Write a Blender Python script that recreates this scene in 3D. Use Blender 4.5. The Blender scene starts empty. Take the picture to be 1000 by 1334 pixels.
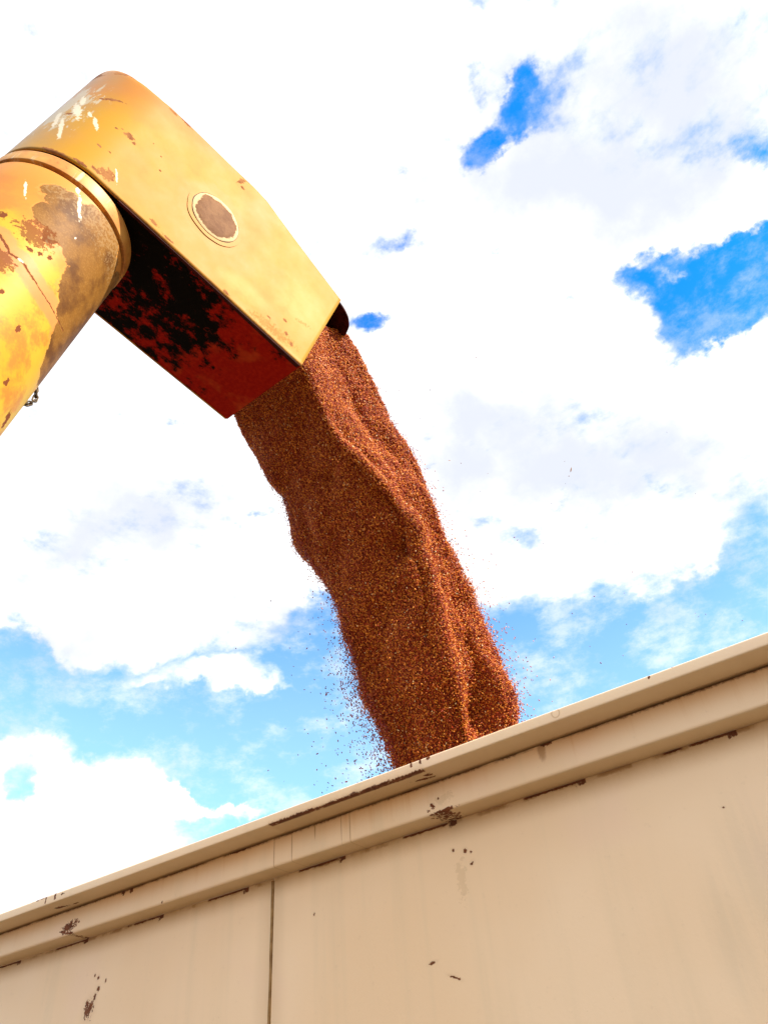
import bpy, bmesh, math
import numpy as np
from mathutils import Matrix, Vector
from mathutils import noise as mnoise
C = bpy.context.scene.collection
rng = np.random.default_rng(7)
CAM_ROT = [[0.811838,0.43579,0.388595],[0.579648,-0.52152,-0.626119],[-0.070197,0.733556,-0.675994]]
HEAD_POS = [-1.6278,0.4844,4.4318]
HEAD_ROT = [[0.1155,-0.96287,0.244],[0.98221,0.14732,0.11644],[-0.14806,0.22621,0.96276]]
SKY_BLOBS = [[-0.041,0.399,0.916,30.93,-4.206,3.233,9.187,50.859,-21.736,0.95],
 [0.007,0.397,0.918,11.477,-31.616,13.573,60.977,18.51,-8.444,0.62],
 [0.016,0.368,0.93,72.198,46.432,-19.627,-31.189,41.75,-15.961,0.85],
 [-0.009,0.364,0.931,13.244,8.619,-3.246,-12.236,16.349,-6.516,0.25],
 [0.045,0.407,0.912,38.971,-19.085,6.604,23.519,41.252,-19.573,0.4],
 [-0.202,0.416,0.887,30.629,15.46,-0.267,-27.472,53.881,-31.501,0.62],
 [-0.285,0.466,0.838,25.192,21.321,-3.287,-66.615,69.282,-61.178,0.85],
 [0.01,0.279,0.96,48.128,32.717,-9.99,-27.525,37.276,-10.528,0.5],
 [0.069,0.308,0.949,16.371,10.803,-4.691,-60.341,81.831,-22.131,0.4],
 [0.032,0.599,0.8,31.163,9.494,-8.356,-25.746,51.468,-37.54,0.8],
 [0.062,0.632,0.773,16.313,7.254,-7.232,-15.616,20.039,-15.126,1.1],
 [0.113,0.636,0.763,16.619,3.367,-5.263,-11.093,24.896,-19.102,1.2],
 [0.162,0.637,0.754,17.556,6.994,-9.68,-21.635,28.0,-19.005,1.2],
 [0.054,0.667,0.743,21.256,1.891,-3.24,-4.441,19.9,-17.521,1.3],
 [0.176,0.653,0.736,17.917,6.696,-10.23,-10.792,13.93,-9.784,1.0],
 [0.112,0.667,0.737,34.833,-8.712,2.586,10.044,31.304,-29.842,0.9],
 [0.146,0.544,0.826,18.535,-11.697,4.41,12.493,15.193,-12.209,0.35],
 [0.187,0.544,0.818,34.539,16.775,-19.023,-24.407,32.263,-15.864,0.35],
 [0.131,0.573,0.809,50.236,23.819,-24.995,-44.775,58.571,-34.174,0.3],
 [0.009,0.831,0.556,27.304,6.962,-10.829,-9.2,10.927,-16.171,0.8],
 [-0.278,0.715,0.641,6.071,7.254,-5.457,-84.821,23.565,-63.039,0.32],
 [-0.241,0.746,0.621,15.781,17.421,-14.817,-96.803,27.569,-70.686,0.2],
 [-0.0,0.856,0.517,27.99,6.417,-10.616,-14.73,17.185,-28.45,0.7],
 [-0.767,0.39,0.509,10.69,16.667,3.346,-11.296,12.594,-26.645,0.9],
 [-0.798,0.37,0.476,10.447,17.865,3.61,-9.752,10.677,-24.615,0.9],
 [-0.678,0.587,0.441,2.16,2.404,0.121,-4.414,4.616,-12.923,1.5],
 [-0.75,0.463,0.472,3.886,5.507,0.777,-10.383,11.209,-27.523,0.8],
 [-0.565,0.645,0.515,5.841,3.898,1.528,-2.86,10.836,-16.708,1.2],
 [-0.497,0.674,0.547,12.852,10.036,-0.69,-9.047,10.16,-20.733,0.9],
 [-0.243,0.841,0.483,3.828,1.15,-0.074,-2.315,6.862,-13.1,1.4],
 [-0.039,0.877,0.479,8.343,0.345,0.051,-0.329,10.849,-19.869,1.3],
 [-0.123,0.849,0.515,17.971,2.213,0.635,-1.419,22.063,-36.708,0.4],
 [-0.345,0.814,0.467,7.438,3.86,-1.241,-4.288,4.642,-11.255,1.2],
 [-0.449,0.784,0.428,6.062,3.853,-0.692,-3.558,3.709,-10.523,1.2],
 [-0.663,0.645,0.38,3.309,2.98,0.71,-2.76,7.066,-16.795,1.5],
 [-0.697,0.632,0.339,6.75,7.413,0.057,-4.133,3.885,-15.717,1.3],
 [-0.583,0.728,0.361,6.683,5.539,-0.369,-4.176,4.047,-14.885,1.2],
 [-0.808,0.459,0.369,31.931,37.473,23.232,-1.966,19.003,-27.95,2.0],
 [-0.813,0.439,0.383,21.399,35.756,4.424,-11.238,11.28,-36.818,0.3],
 [-0.728,0.504,0.464,3.382,4.428,0.497,-7.827,8.374,-21.37,1.0],
 [-0.545,0.479,0.688,7.184,7.04,0.789,-8.727,10.5,-14.227,0.12],
 [-0.775,0.539,0.328,5.299,6.696,1.51,-2.248,4.725,-13.066,-2.1],
 [-0.808,0.51,0.296,5.6,6.763,3.623,-0.246,7.27,-13.189,-1.8],
 [-0.744,0.554,0.373,11.623,14.999,0.902,-7.786,7.649,-26.88,-1.5],
 [-0.802,0.434,0.41,5.033,14.616,-5.611,-11.779,-3.411,-19.452,-1.3],
 [-0.79,0.47,0.394,21.893,33.621,3.779,-8.364,8.463,-26.84,-0.5],
 [-0.619,0.602,0.504,18.1,18.067,0.655,-17.536,19.179,-44.438,-2.3],
 [-0.591,0.637,0.496,16.48,15.251,0.038,-34.451,37.449,-89.197,-1.2],
 [-0.692,0.528,0.492,11.052,10.026,4.786,-13.363,48.57,-70.884,-1.5],
 [-0.54,0.678,0.499,22.545,18.616,-0.879,-26.43,28.811,-67.764,-1.2],
 [-0.728,0.459,0.509,8.864,12.031,1.832,-7.538,8.341,-18.304,-0.9],
 [-0.656,0.54,0.528,10.857,9.983,3.277,-8.464,19.067,-30.041,-0.5],
 [-0.674,0.646,0.359,6.642,7.18,-0.441,-23.955,17.465,-76.39,-2.5],
 [-0.637,0.689,0.347,12.94,12.156,-0.374,-20.579,19.549,-76.571,-0.6],
 [-0.798,0.385,0.463,10.573,22.088,-0.126,-41.029,19.146,-86.683,-0.9],
 [-0.553,0.701,0.45,19.471,15.969,-0.925,-20.33,21.408,-58.342,-0.6],
 [0.065,0.619,0.783,17.139,16.469,-14.442,-92.337,60.7,-40.364,-0.75],
 [0.132,0.653,0.745,34.628,13.598,-18.069,-77.529,99.675,-73.567,-0.9],
 [0.084,0.663,0.744,35.981,-2.725,-1.615,4.112,115.706,-103.596,-0.6],
 [0.133,0.569,0.811,12.562,5.987,-6.26,-16.874,22.09,-12.736,-0.5],
 [0.075,0.698,0.712,18.802,-5.714,3.618,12.101,24.075,-24.87,-1.0],
 [0.004,0.417,0.909,30.808,19.142,-8.932,-23.375,31.027,-14.131,-0.0],
 [0.017,0.642,0.766,4.945,19.793,-16.7,-22.646,3.557,-2.489,-0.5],
 [-0.017,0.435,0.9,30.399,18.781,-8.5,-27.001,35.666,-17.759,-0.8],
 [-0.02,0.857,0.514,29.079,3.833,-5.261,-23.83,54.576,-91.947,-0.5]]
SKY_GREYS = [[-0.624,0.425,0.656,5.167,4.358,2.094,-6.258,14.935,-15.644,0.9],
 [-0.692,0.382,0.613,5.577,7.403,1.679,-7.212,8.476,-13.413,0.5],
 [-0.747,0.361,0.558,8.083,12.264,2.88,-8.409,9.656,-17.518,0.35],
 [-0.573,0.451,0.684,11.825,12.268,1.801,-11.012,13.249,-17.952,0.4],
 [0.08,0.454,0.887,7.387,4.289,-2.859,-5.561,7.391,-3.28,0.85],
 [0.148,0.54,0.828,8.403,4.186,-4.235,-6.416,8.457,-4.371,1.0],
 [-0.07,0.434,0.898,8.072,5.136,-1.853,-8.078,10.615,-5.763,0.65],
 [0.178,0.43,0.885,8.503,4.939,-4.108,-13.689,18.424,-6.183,0.5],
 [-0.145,0.395,0.907,14.368,9.843,-1.99,-10.577,13.879,-7.719,0.3],
 [-0.098,0.575,0.812,6.278,3.524,-1.737,-13.711,17.501,-14.058,0.7],
 [-0.217,0.443,0.87,10.349,7.239,-1.108,-11.432,14.757,-10.364,0.4],
 [-0.177,0.714,0.678,3.751,2.518,-1.672,-7.967,6.169,-8.583,0.95],
 [-0.166,0.637,0.753,9.584,5.282,-2.357,-12.262,15.283,-15.612,0.5],
 [-0.051,0.74,0.671,6.524,3.741,-3.629,-12.941,10.451,-12.493,0.75],
 [-0.287,0.599,0.747,11.549,7.554,-1.62,-7.75,9.564,-10.654,0.35],
 [-0.797,0.453,0.4,8.115,12.873,1.595,-4.866,4.962,-15.297,0.6],
 [-0.725,0.455,0.517,7.386,9.997,1.567,-8.456,9.404,-20.139,0.5],
 [-0.585,0.59,0.556,7.829,6.134,1.722,-7.896,17.667,-27.043,0.5],
 [-0.415,0.015,0.91,10.448,9.42,4.603,-6.871,9.225,-3.284,0.45],
 [-0.809,0.515,0.281,5.75,7.913,2.045,-4.93,13.758,-39.368,0.5],
 [-0.049,0.502,0.863,14.91,8.786,-4.26,-15.324,19.95,-12.491,0.0],
 [-0.094,0.852,0.515,9.102,1.765,-1.257,-7.526,17.367,-30.12,0.3],
 [-0.832,0.47,0.294,11.003,18.668,1.301,-5.874,5.202,-24.976,0.3],
 [-0.008,0.339,0.941,11.674,7.723,-2.68,-12.607,16.907,-6.195,0.4],
 [-0.708,0.231,0.667,4.512,6.702,2.474,-8.532,10.417,-12.656,0.3],
 [-0.516,0.554,0.654,12.224,10.924,0.395,-5.877,6.956,-10.526,0.5]]
STREAM = [[-1.4377,1.6275,4.44,0.8988,0.0326,0.4372,0.4035,-0.4516,-0.7958,0.3537,0.1693],
 [-1.4387,1.7232,4.3708,0.9124,0.1231,0.3902,0.3803,-0.6071,-0.6977,0.3437,0.1523],
 [-1.4358,1.8167,4.2761,0.9176,0.1925,0.3479,0.3755,-0.7074,-0.5989,0.333,0.1457],
 [-1.4198,1.9122,4.158,0.9183,0.245,0.311,0.3793,-0.7695,-0.5138,0.314,0.1723],
 [-1.4197,1.9849,4.0387,0.9174,0.2776,0.2852,0.3847,-0.8019,-0.4572,0.3078,0.3281],
 [-1.4192,2.0482,3.9197,0.9162,0.3005,0.265,0.3897,-0.822,-0.4153,0.3038,0.457],
 [-1.4067,2.1064,3.8099,0.9151,0.3168,0.2494,0.3938,-0.835,-0.3843,0.2893,0.5581],
 [-1.387,2.1583,3.7128,0.9142,0.3283,0.2374,0.3969,-0.8437,-0.3614,0.2787,0.5122],
 [-1.3654,2.2113,3.6086,0.9134,0.3383,0.2263,0.3996,-0.851,-0.3408,0.2707,0.4157],
 [-1.3515,2.2617,3.4951,0.9127,0.3469,0.216,0.402,-0.857,-0.3223,0.2729,0.4686],
 [-1.3442,2.3007,3.3981,0.9122,0.3529,0.2082,0.4036,-0.8612,-0.3088,0.2773,0.5276],
 [-1.3394,2.3387,3.2958,0.9118,0.3581,0.2009,0.405,-0.8649,-0.2964,0.2855,0.6003],
 [-1.3344,2.3767,3.189,0.9115,0.3628,0.194,0.4062,-0.8682,-0.2849,0.278,0.7414],
 [-1.3113,2.4221,3.0813,0.9112,0.3668,0.1875,0.4071,-0.8712,-0.2742,0.268,0.8298],
 [-1.3055,2.4606,2.9653,0.911,0.3703,0.1813,0.4078,-0.874,-0.2643,0.2589,0.739],
 [-1.3084,2.5045,2.8118,0.9109,0.3741,0.174,0.4084,-0.877,-0.2529,0.24,0.5895],
 [-1.2774,2.5804,2.5914,0.911,0.3782,0.1645,0.4088,-0.8809,-0.2385,0.2365,0.4449],
 [-1.227,2.6917,2.2523,0.9114,0.3822,0.1524,0.4083,-0.8858,-0.2206,0.2292,0.1918],
 [-1.2043,2.8096,1.8002,0.9124,0.3847,0.1396,0.4066,-0.8909,-0.2025,0.2292,0.1918],
 [-1.176,2.9569,1.1765,0.9143,0.385,0.1258,0.4028,-0.8966,-0.1838,0.2292,0.1918],
 [-1.1552,3.0649,0.6776,0.916,0.3837,0.1171,0.3992,-0.9005,-0.1723,0.2292,0.1918]]
HOLES = [[-1.2439,2.07,3.6107,0.07,0.08],[-1.1181,2.3,2.8795,0.1,0.08],[-1.1667,2.4,2.9351,0.11,0.09],[-1.452,1.62,4.1733,0.06,0.035],[-1.4114,1.86,3.9721,0.06,0.04],[-1.4615,2.1,3.4193,0.06,0.035],[-0.9818,2.3,3.4976,0.05,0.03],[-1.147,1.95,4.1848,0.06,0.03]]
CHAFF = [[-0.5562,2.6,4.0515,0.022],[-0.5706,2.6,4.1194,0.006],[-0.939,2.1,3.9616,0.012],[-0.8154,2.2,3.8774,0.007],[-0.8774,1.9,4.2144,0.008],[-0.9956,1.9,4.1603,0.006],[-1.0498,2.2,3.6183,0.014],[-0.7224,2.4,3.5552,0.006],[-0.773,2.8,3.5532,0.006],[-0.2895,2.6,3.0913,0.008],[-0.1059,2.5,3.5394,0.006],[-0.0949,2.4,3.8092,0.005],[-0.6383,2.4,3.7352,0.006],[-2.3149,2.6,3.0731,0.008],[-0.6009,2.6,3.9875,0.006],[-0.5182,2.6,3.8081,0.006],[-0.8138,2.6,3.4647,0.006],[-0.2953,2.6,3.1078,0.005],[-0.9076,2.3,3.9024,0.005]]

# ------------------------------------------------------------------ node helper
class S:
    """a socket with arithmetic"""
    def __init__(s, t, k): s.t, s.k = t, k
    def m(s, op, *a, clamp=False):
        n = s.t.nodes.new('ShaderNodeMath'); n.operation = op; n.use_clamp = clamp
        for i, x in enumerate((s,) + a):
            if isinstance(x, S): s.t.links.new(x.k, n.inputs[i])
            else: n.inputs[i].default_value = x
        return S(s.t, n.outputs[0])
    def __add__(s, o): return s.m('ADD', o)
    __radd__ = __add__
    def __mul__(s, o): return s.m('MULTIPLY', o)
    __rmul__ = __mul__
    def __sub__(s, o): return s.m('SUBTRACT', o)
    def __rsub__(s, o): return (s * -1.0) + o
    def __truediv__(s, o): return s.m('DIVIDE', o)
    def max(s, o): return s.m('MAXIMUM', o)
    def min(s, o): return s.m('MINIMUM', o)
    def step(s, a, b, lo=0.0, hi=1.0):
        n = s.t.nodes.new('ShaderNodeMapRange'); n.interpolation_type = 'SMOOTHSTEP'
        s.t.links.new(s.k, n.inputs[0])
        for i, x in enumerate((a, b, lo, hi)): n.inputs[i + 1].default_value = x
        return S(s.t, n.outputs[0])

class Mat:
    def __init__(s, name, rough=.5, metallic=0.0):
        s.mat = bpy.data.materials.new(name); s.mat.use_nodes = True
        s.t = s.mat.node_tree; s.b = s.t.nodes['Principled BSDF']
        s.b.inputs['Roughness'].default_value = rough; s.b.inputs['Metallic'].default_value = metallic
    def coord(s, world=False):
        if world: v = s.t.nodes.new('ShaderNodeNewGeometry').outputs['Position']
        else: v = s.t.nodes.new('ShaderNodeTexCoord').outputs['Object']
        return s.sep(v)
    def sep(s, v):
        n = s.t.nodes.new('ShaderNodeSeparateXYZ'); s.t.links.new(v, n.inputs[0])
        return [S(s.t, o) for o in n.outputs]
    def vec(s, x, y, z):
        n = s.t.nodes.new('ShaderNodeCombineXYZ')
        for i, q in enumerate((x, y, z)):
            if isinstance(q, S): s.t.links.new(q.k, n.inputs[i])
            else: n.inputs[i].default_value = q
        return n.outputs[0]
    def noise(s, v, scale=5, detail=4, rough=.55, dist=0.0):
        n = s.t.nodes.new('ShaderNodeTexNoise')
        n.inputs['Scale'].default_value = scale; n.inputs['Detail'].default_value = detail
        n.inputs['Roughness'].default_value = rough; n.inputs['Distortion'].default_value = dist
        s.t.links.new(v, n.inputs['Vector']); return S(s.t, n.outputs['Fac'])
    def mix(s, f, a, b):
        n = s.t.nodes.new('ShaderNodeMix'); n.data_type = 'RGBA'
        for i, q in ((0, f), (6, a), (7, b)):
            if isinstance(q, S): s.t.links.new(q.k, n.inputs[i])
            elif isinstance(q, tuple): n.inputs[i].default_value = (*q, 1)
            else: n.inputs[i].default_value = q
        return S(s.t, n.outputs[2])
    def color(s, c): s.t.links.new(c.k, s.b.inputs['Base Color']) if isinstance(c, S) else setattr(s.b.inputs['Base Color'], 'default_value', (*c, 1))
    def rough(s, c): s.t.links.new(c.k, s.b.inputs['Roughness'])
    def bump(s, h, strength=.3, dist=.002):
        n = s.t.nodes.new('ShaderNodeBump'); n.inputs['Strength'].default_value = strength
        n.inputs['Distance'].default_value = dist
        s.t.links.new(h.k, n.inputs['Height']); s.t.links.new(n.outputs[0], s.b.inputs['Normal'])
    def spots(s, u, v, L):
        """max over ellipses (cu, cv, ru, rv, angle) of 1-d : positive inside"""
        r = None; base = s.vec(u, v, 0.0)
        for cu, cv, ru, rv, ang in L:
            mp = s.t.nodes.new('ShaderNodeMapping'); mp.vector_type = 'TEXTURE'
            mp.inputs['Location'].default_value = (cu, cv, 0); mp.inputs['Rotation'].default_value = (0, 0, math.radians(ang))
            mp.inputs['Scale'].default_value = (ru * 4, rv * 4, 1)
            g = s.t.nodes.new('ShaderNodeTexGradient'); g.gradient_type = 'SPHERICAL'
            s.t.links.new(base, mp.inputs['Vector']); s.t.links.new(mp.outputs[0], g.inputs[0])
            d = S(s.t, g.outputs['Fac']); r = d if r is None else r.max(d)
        return r * 4.0 - 3.0
    def seg(s, u, v, pts):
        """distance to a polyline"""
        r = None
        for (ax, ay), (bx, by) in zip(pts[:-1], pts[1:]):
            dx, dy = bx - ax, by - ay; l2 = dx * dx + dy * dy
            pu, pv = u - ax, v - ay
            t = (pu * (dx / l2) + pv * (dy / l2)).max(0.0).min(1.0)
            e, f = pu - t * dx, pv - t * dy
            d = (e * e + f * f).m('SQRT')
            r = d if r is None else r.min(d)
        return r

# ------------------------------------------------------------------ mesh helpers
def mesh_obj(name, verts, faces, mat, parent=None, smooth=False, loc=(0, 0, 0)):
    me = bpy.data.meshes.new(name); me.from_pydata([tuple(map(float, v)) for v in verts], [], faces)
    bm = bmesh.new(); bm.from_mesh(me); bmesh.ops.recalc_face_normals(bm, faces=bm.faces); bm.to_mesh(me); bm.free()
    if smooth:
        me.polygons.foreach_set('use_smooth', [True] * len(me.polygons))
        me.set_sharp_from_angle(angle=math.radians(38))
    o = bpy.data.objects.new(name, me); C.objects.link(o); o.location = loc
    for m in (mat if isinstance(mat, (list, tuple)) else [mat]): me.materials.append(m.mat if isinstance(m, Mat) else m)
    if parent: o.parent = parent
    return o
def empty(name, loc, label, cat, rot=None, group=None):
    o = bpy.data.objects.new(name, None); C.objects.link(o)
    mw = (rot.to_4x4() if rot else Matrix.Identity(4)); mw.translation = loc; o.matrix_world = mw
    o['label'] = label; o['category'] = cat
    if group: o['group'] = group
    return o
def box(v, f, x0, x1, y0, y1, z0, z1):
    b = len(v)
    v += [(x, y, z) for x in (x0, x1) for y in (y0, y1) for z in (z0, z1)]
    f += [tuple(b + i for i in q) for q in ((0, 1, 3, 2), (4, 6, 7, 5), (0, 4, 5, 1), (2, 3, 7, 6), (0, 2, 6, 4), (1, 5, 7, 3))]
def sweep_x(profile, x0, x1, n, wob=0.0, seed=0.0):
    """closed (y, z) profile swept along X, gently dented"""
    v, f, k = [], [], len(profile)
    for i in range(n + 1):
        x = x0 + (x1 - x0) * i / n
        for j, (y, z) in enumerate(profile):
            w = mnoise.noise(Vector((x * 2.3, seed, j * .05))) * wob; w2 = mnoise.noise(Vector((x * 1.3, seed + 9, 0))) * wob
            v.append((x, y + w, z + w2))
    for i in range(n):
        for j in range(k):
            a, b = i * k + j, i * k + (j + 1) % k
            f.append((a, b, b + k, a + k))
    f.append(tuple(range(k))); f.append(tuple(n * k + j for j in reversed(range(k))))
    return v, f
def rounded(pts, rads, seg=4):
    out, n = [], len(pts)
    for i in range(n):
        p = np.array(pts[i], float); a = np.array(pts[i - 1], float); b = np.array(pts[(i + 1) % n], float); r = rads[i]
        if r <= 0: out.append(tuple(p)); continue
        u = (a - p) / np.linalg.norm(a - p) * r; w = (b - p) / np.linalg.norm(b - p) * r
        for k in range(seg + 1):
            t = k / seg; out.append(tuple((1 - t) ** 2 * (p + u) + 2 * t * (1 - t) * p + t * t * (p + w)))
    return out

# ------------------------------------------------------------------ materials
RUST = (.13, .035, .010)
def cream(name, kind):
    m = Mat(name, .5); X, Y, Z = m.coord(world=True); P = m.vec(X, Y, Z)
    str_v = m.vec(X * 9.0, Y, Z * .55)
    streak = m.noise(str_v, 1.3, 4, .55)
    big = m.noise(P, 1.7, 3, .5)
    fine = m.noise(P, 60, 3, .6)
    c = m.mix(big.step(.35, .68), (.94, .745, .515), (.90, .69, .455))
    c = m.mix(streak.step(.5, .78) * .38, c, (.72, .60, .40))
    c = m.mix(m.noise(P, 3.1, 2, .5).step(.52, .72) * .35, c, (.90, .67, .52))
    c = m.mix(fine.step(.62, .8) * .12, c, (.45, .33, .20))
    wn = (m.noise(P, 42, 5, .7) - .5)
    wb = (m.noise(P, 130, 3, .7) - .5)
    if kind == 'panel':
        # stitch-weld gaps under the rail, one every 0.37 m
        q = ((X + 4.656) / .37).m('FRACT') * .37          # .0 = right-hand end of a gap ... .37
        gap = q.step(.192, .20) * (q.step(.366, .369, 1, 0))
        zt = Z + wb * .008 + wn * .003
        vary = m.noise(m.vec(X, 0, 0), 16, 3, .6)
        slot = gap * (zt + vary * .006).step(2.3075, 2.309) * vary.step(.36, .44)
        tri = (q + wb * .03).step(.342, .352) * q.step(.366, .369, 1, 0) * (zt + wn * .02 + (q - .37) * -.25).step(2.299, 2.302)
        c = m.mix(zt.step(2.245, 2.312) * (.35 + m.noise(str_v, 3, 3, .6) * .5), c, (.56, .37, .16))
        edge = zt.step(2.298, 2.306) * m.noise(P, 14, 4, .6).step(.45, .62)
        c = m.mix(edge * .7, c, (.34, .16, .045))
        s1 = m.spots(X, Z, [(-2.372, 2.095, .020, .024, -12), (-2.352, 2.125, .008, .012, 0), (-2.341, 2.147, .006, .008, 0), (-2.385, 2.112, .01, .01, 0), (-2.35, 2.18, .005, .006, 0), (-2.31, 2.165, .004, .005, 0), (-2.37, 2.19, .004, .004, 0),
            (-.945, 2.229, .005, .005, 0), (-.98, 2.238, .004, .004, 0), (-.93, 2.196, .006, .004, 30), (-.93, 2.222, .003, .003, 0), (-1.073, 2.001, .010, .003, 10), (-1.02, 1.962, .014, .003, -25), (-1.443, 2.183, .003, .004, 0), (-.304, 2.16, .003, .002, 0)])
        sp = (s1 + wb * 3.2 + wn * 2.4).step(.0, .25)
        sc = (m.spots(X, Z, [(-.965, 2.165, .025, .095, 0)]).max(0.0) * .40 + m.noise(P, 85, 4, .75)).step(.70, .75)
        halo = (s1 + wn * .8).step(-1.6, .3)
        c = m.mix(halo * .25, c, (.60, .40, .22))
        c = m.mix(sc * .2, c, (.42, .28, .10))
        # grime either side of the vertical seam
        g = (X + 1.60).m('ABSOLUTE')
        c = m.mix(g.step(0, .07, 1, 0) * .30, c, (.48, .34, .18))
        gm = m.spots(X, Z, [(-.28, 2.02, .10, .26, 0), (-.38, 1.93, .06, .2, 0)]).max(0.0) * m.noise(str_v, 5, 4, .6)
        c = m.mix(gm.step(.05, .5) * .2, c, (.50, .45, .32))
        rust = sp.max(slot).max(tri)
        c = m.mix(rust, c, m.mix(wn.step(-.2, .3), (.10, .025, .006), (.24, .075, .018)))
        m.bump(big * .6 + fine * .05 + wb * .04 - rust * .25, .30, .02)
    elif kind == 'toprail':
        s1 = m.seg(X, Z, [(-1.475, 2.394), (-.955, 2.394)])
        strip = (s1 + wn * .016 + wb * .016).step(.0035, .006, 1, 0) * Y.step(1.612, 1.62, 1, 0)
        s1b = m.seg(X, Y, [(-1.45, 1.603), (-1.0, 1.612)])
        strip = strip.max((s1b + wb * .02).step(.004, .008, 1, 0) * Z.step(2.3965, 2.398, 1, 0))
        sp = m.spots(X, Z, [(-.935, 2.386, .012, .006, 15), (-2.47, 2.428, .09, .0045, 4), (-2.44, 2.416, .006, .014, 0), (-2.49, 2.414, .004, .016, 0), (-2.40, 2.414, .012, .004, 0), (-1.60, 2.4265, .03, .003, 2), (-.275, 2.4285, .018, .004, 0), (-.147, 2.428, .006, .004, 0), (-.90, 2.428, .12, .0025, 1), (-.955, 2.418, .005, .010, 10), (-.93, 2.421, .006, .006, 0), (-.985, 2.419, .004, .008, 0), (-.33, 2.42, .004, .004, 0)])
        su = m.spots(X, Y, [(-2.47, 1.650, .04, .008, 10), (-.985, 1.652, .035, .006, 12), (-.96, 1.638, .012, .008, 20), (-2.40, 1.66, .02, .004, 0)])
        sp = ((sp + wb * 2.8 + wn * 2.0).step(.0, .22) * Y.step(1.62, 1.63, 1, 0)).max((su + wb * 2.8 + wn * 2.0).step(.0, .22) * Z.step(2.3965, 2.398, 1, 0))
        ring = (m.spots(X, Z, [(-.566, 2.416, .010, .011, 0)])).m('ABSOLUTE')
        c = m.mix(ring.step(.0, .28, 1, 0) * .5 * Z.step(2.398, 2.402), c, (.42, .25, .10))
        c = m.mix((s1 + wn * .02).step(0, .02, 1, 0) * .35, c, (.55, .33, .15))
        jn = (Y + wb * .012 + wn * .008).step(1.672, 1.682) * Z.step(2.3965, 2.398, 1, 0)
        c = m.mix(jn * .65, c, (.30, .13, .04))
        c = m.mix(Z.step(2.3965, 2.399, 1, 0) * (.3 + streak * .3), c, (.60, .47, .26))  # underside colour darkened to deepen its shade, broken by streaks
        sp = sp * 1.0
        rust = strip.max(sp)
        c = m.mix(rust, c, m.mix(wn.step(-.2, .3), (.10, .025, .006), (.24, .07, .018)))
        m.bump(big * .2 + fine * .05 - rust * .3, .3, .01)
    else:
        zt = Z + wb * .012 + wn * .004
        jn = zt.step(2.386, 2.3935) * m.noise(P, 7, 3, .6).step(.34, .5)
        st = m.noise(m.vec(X * 26.0, Y, Z * .8), 1.5, 4, .6)
        low = m.noise(m.vec(X, 0, 0), 2.2, 2, .5)
        run = st.step(.5, .8) * Z.step(2.31, 2.395) * low.step(.35, .6)
        c = m.mix(run * .8, c, (.66, .36, .11))
        c = m.mix(Z.step(2.33, 2.40) * (.2 + low.step(.3, .65) * .5), c, (.80, .47, .19))
        lines = m.spots(X, Z, [(-1.534, 2.35, .0022, .06, 0), (-1.466, 2.35, .0025, .05, 0), (-1.255, 2.35, .0022, .06, 0), (-1.285, 2.36, .0015, .05, 0), (-1.38, 2.38, .003, .03, 0), (-.655, 2.38, .012, .03, 0)])
        c = m.mix((lines + wb * .6).step(-.2, .5) * .6, c, (.36, .17, .05))
        drip = m.spots(X, Z, [(-2.195, 2.392, .010, .012, 0), (-2.155, 2.391, .012, .012, 0), (-.64, 2.392, .022, .007, 0), (-1.68, 2.393, .05, .005, 0), (-1.05, 2.394, .03, .004, 0)])
        sp = m.spots(X, Z, [(-2.455, 2.338, .038, .015, 8), (-2.44, 2.317, .016, .005, 0), (-2.49, 2.330, .012, .004, 0), (-.955, 2.315, .036, .004, 3), (-.985, 2.336, .005, .008, 40), (-.965, 2.350, .003, .004, 0), (-1.000, 2.326, .004, .004, 0), (-2.0, 2.318, .004, .004, 0)])
        rust = (sp + wb * 3.0 + wn * 2.6).step(.0, .22).max((drip + wb * 2.2).step(.05, .3)).max(jn * .9)
        flake = (m.spots(X, Z, [(-.95, 2.345, .05, .022, 0)]).max(0.0) * .45 + m.noise(P, 110, 4, .7)).step(.68, .74)
        c = m.mix(flake * .2, c, (.40, .24, .06))
        c = m.mix(Z.step(2.3125, 2.315, 1, 0) * (.35 + streak * .3), c, (.56, .42, .22))  # shade painted into the bottom face of this rail
        c = m.mix(rust, c, m.mix(wn.step(-.2, .3), (.10, .025, .006), (.24, .07, .018)))
        m.bump(big * .2 + fine * .05 - rust * .3, .3, .01)
    m.rough(m.noise(P, 9, 3, .6) * .25 + rust * .3 + .33)
    m.color(c)
    return m

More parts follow.
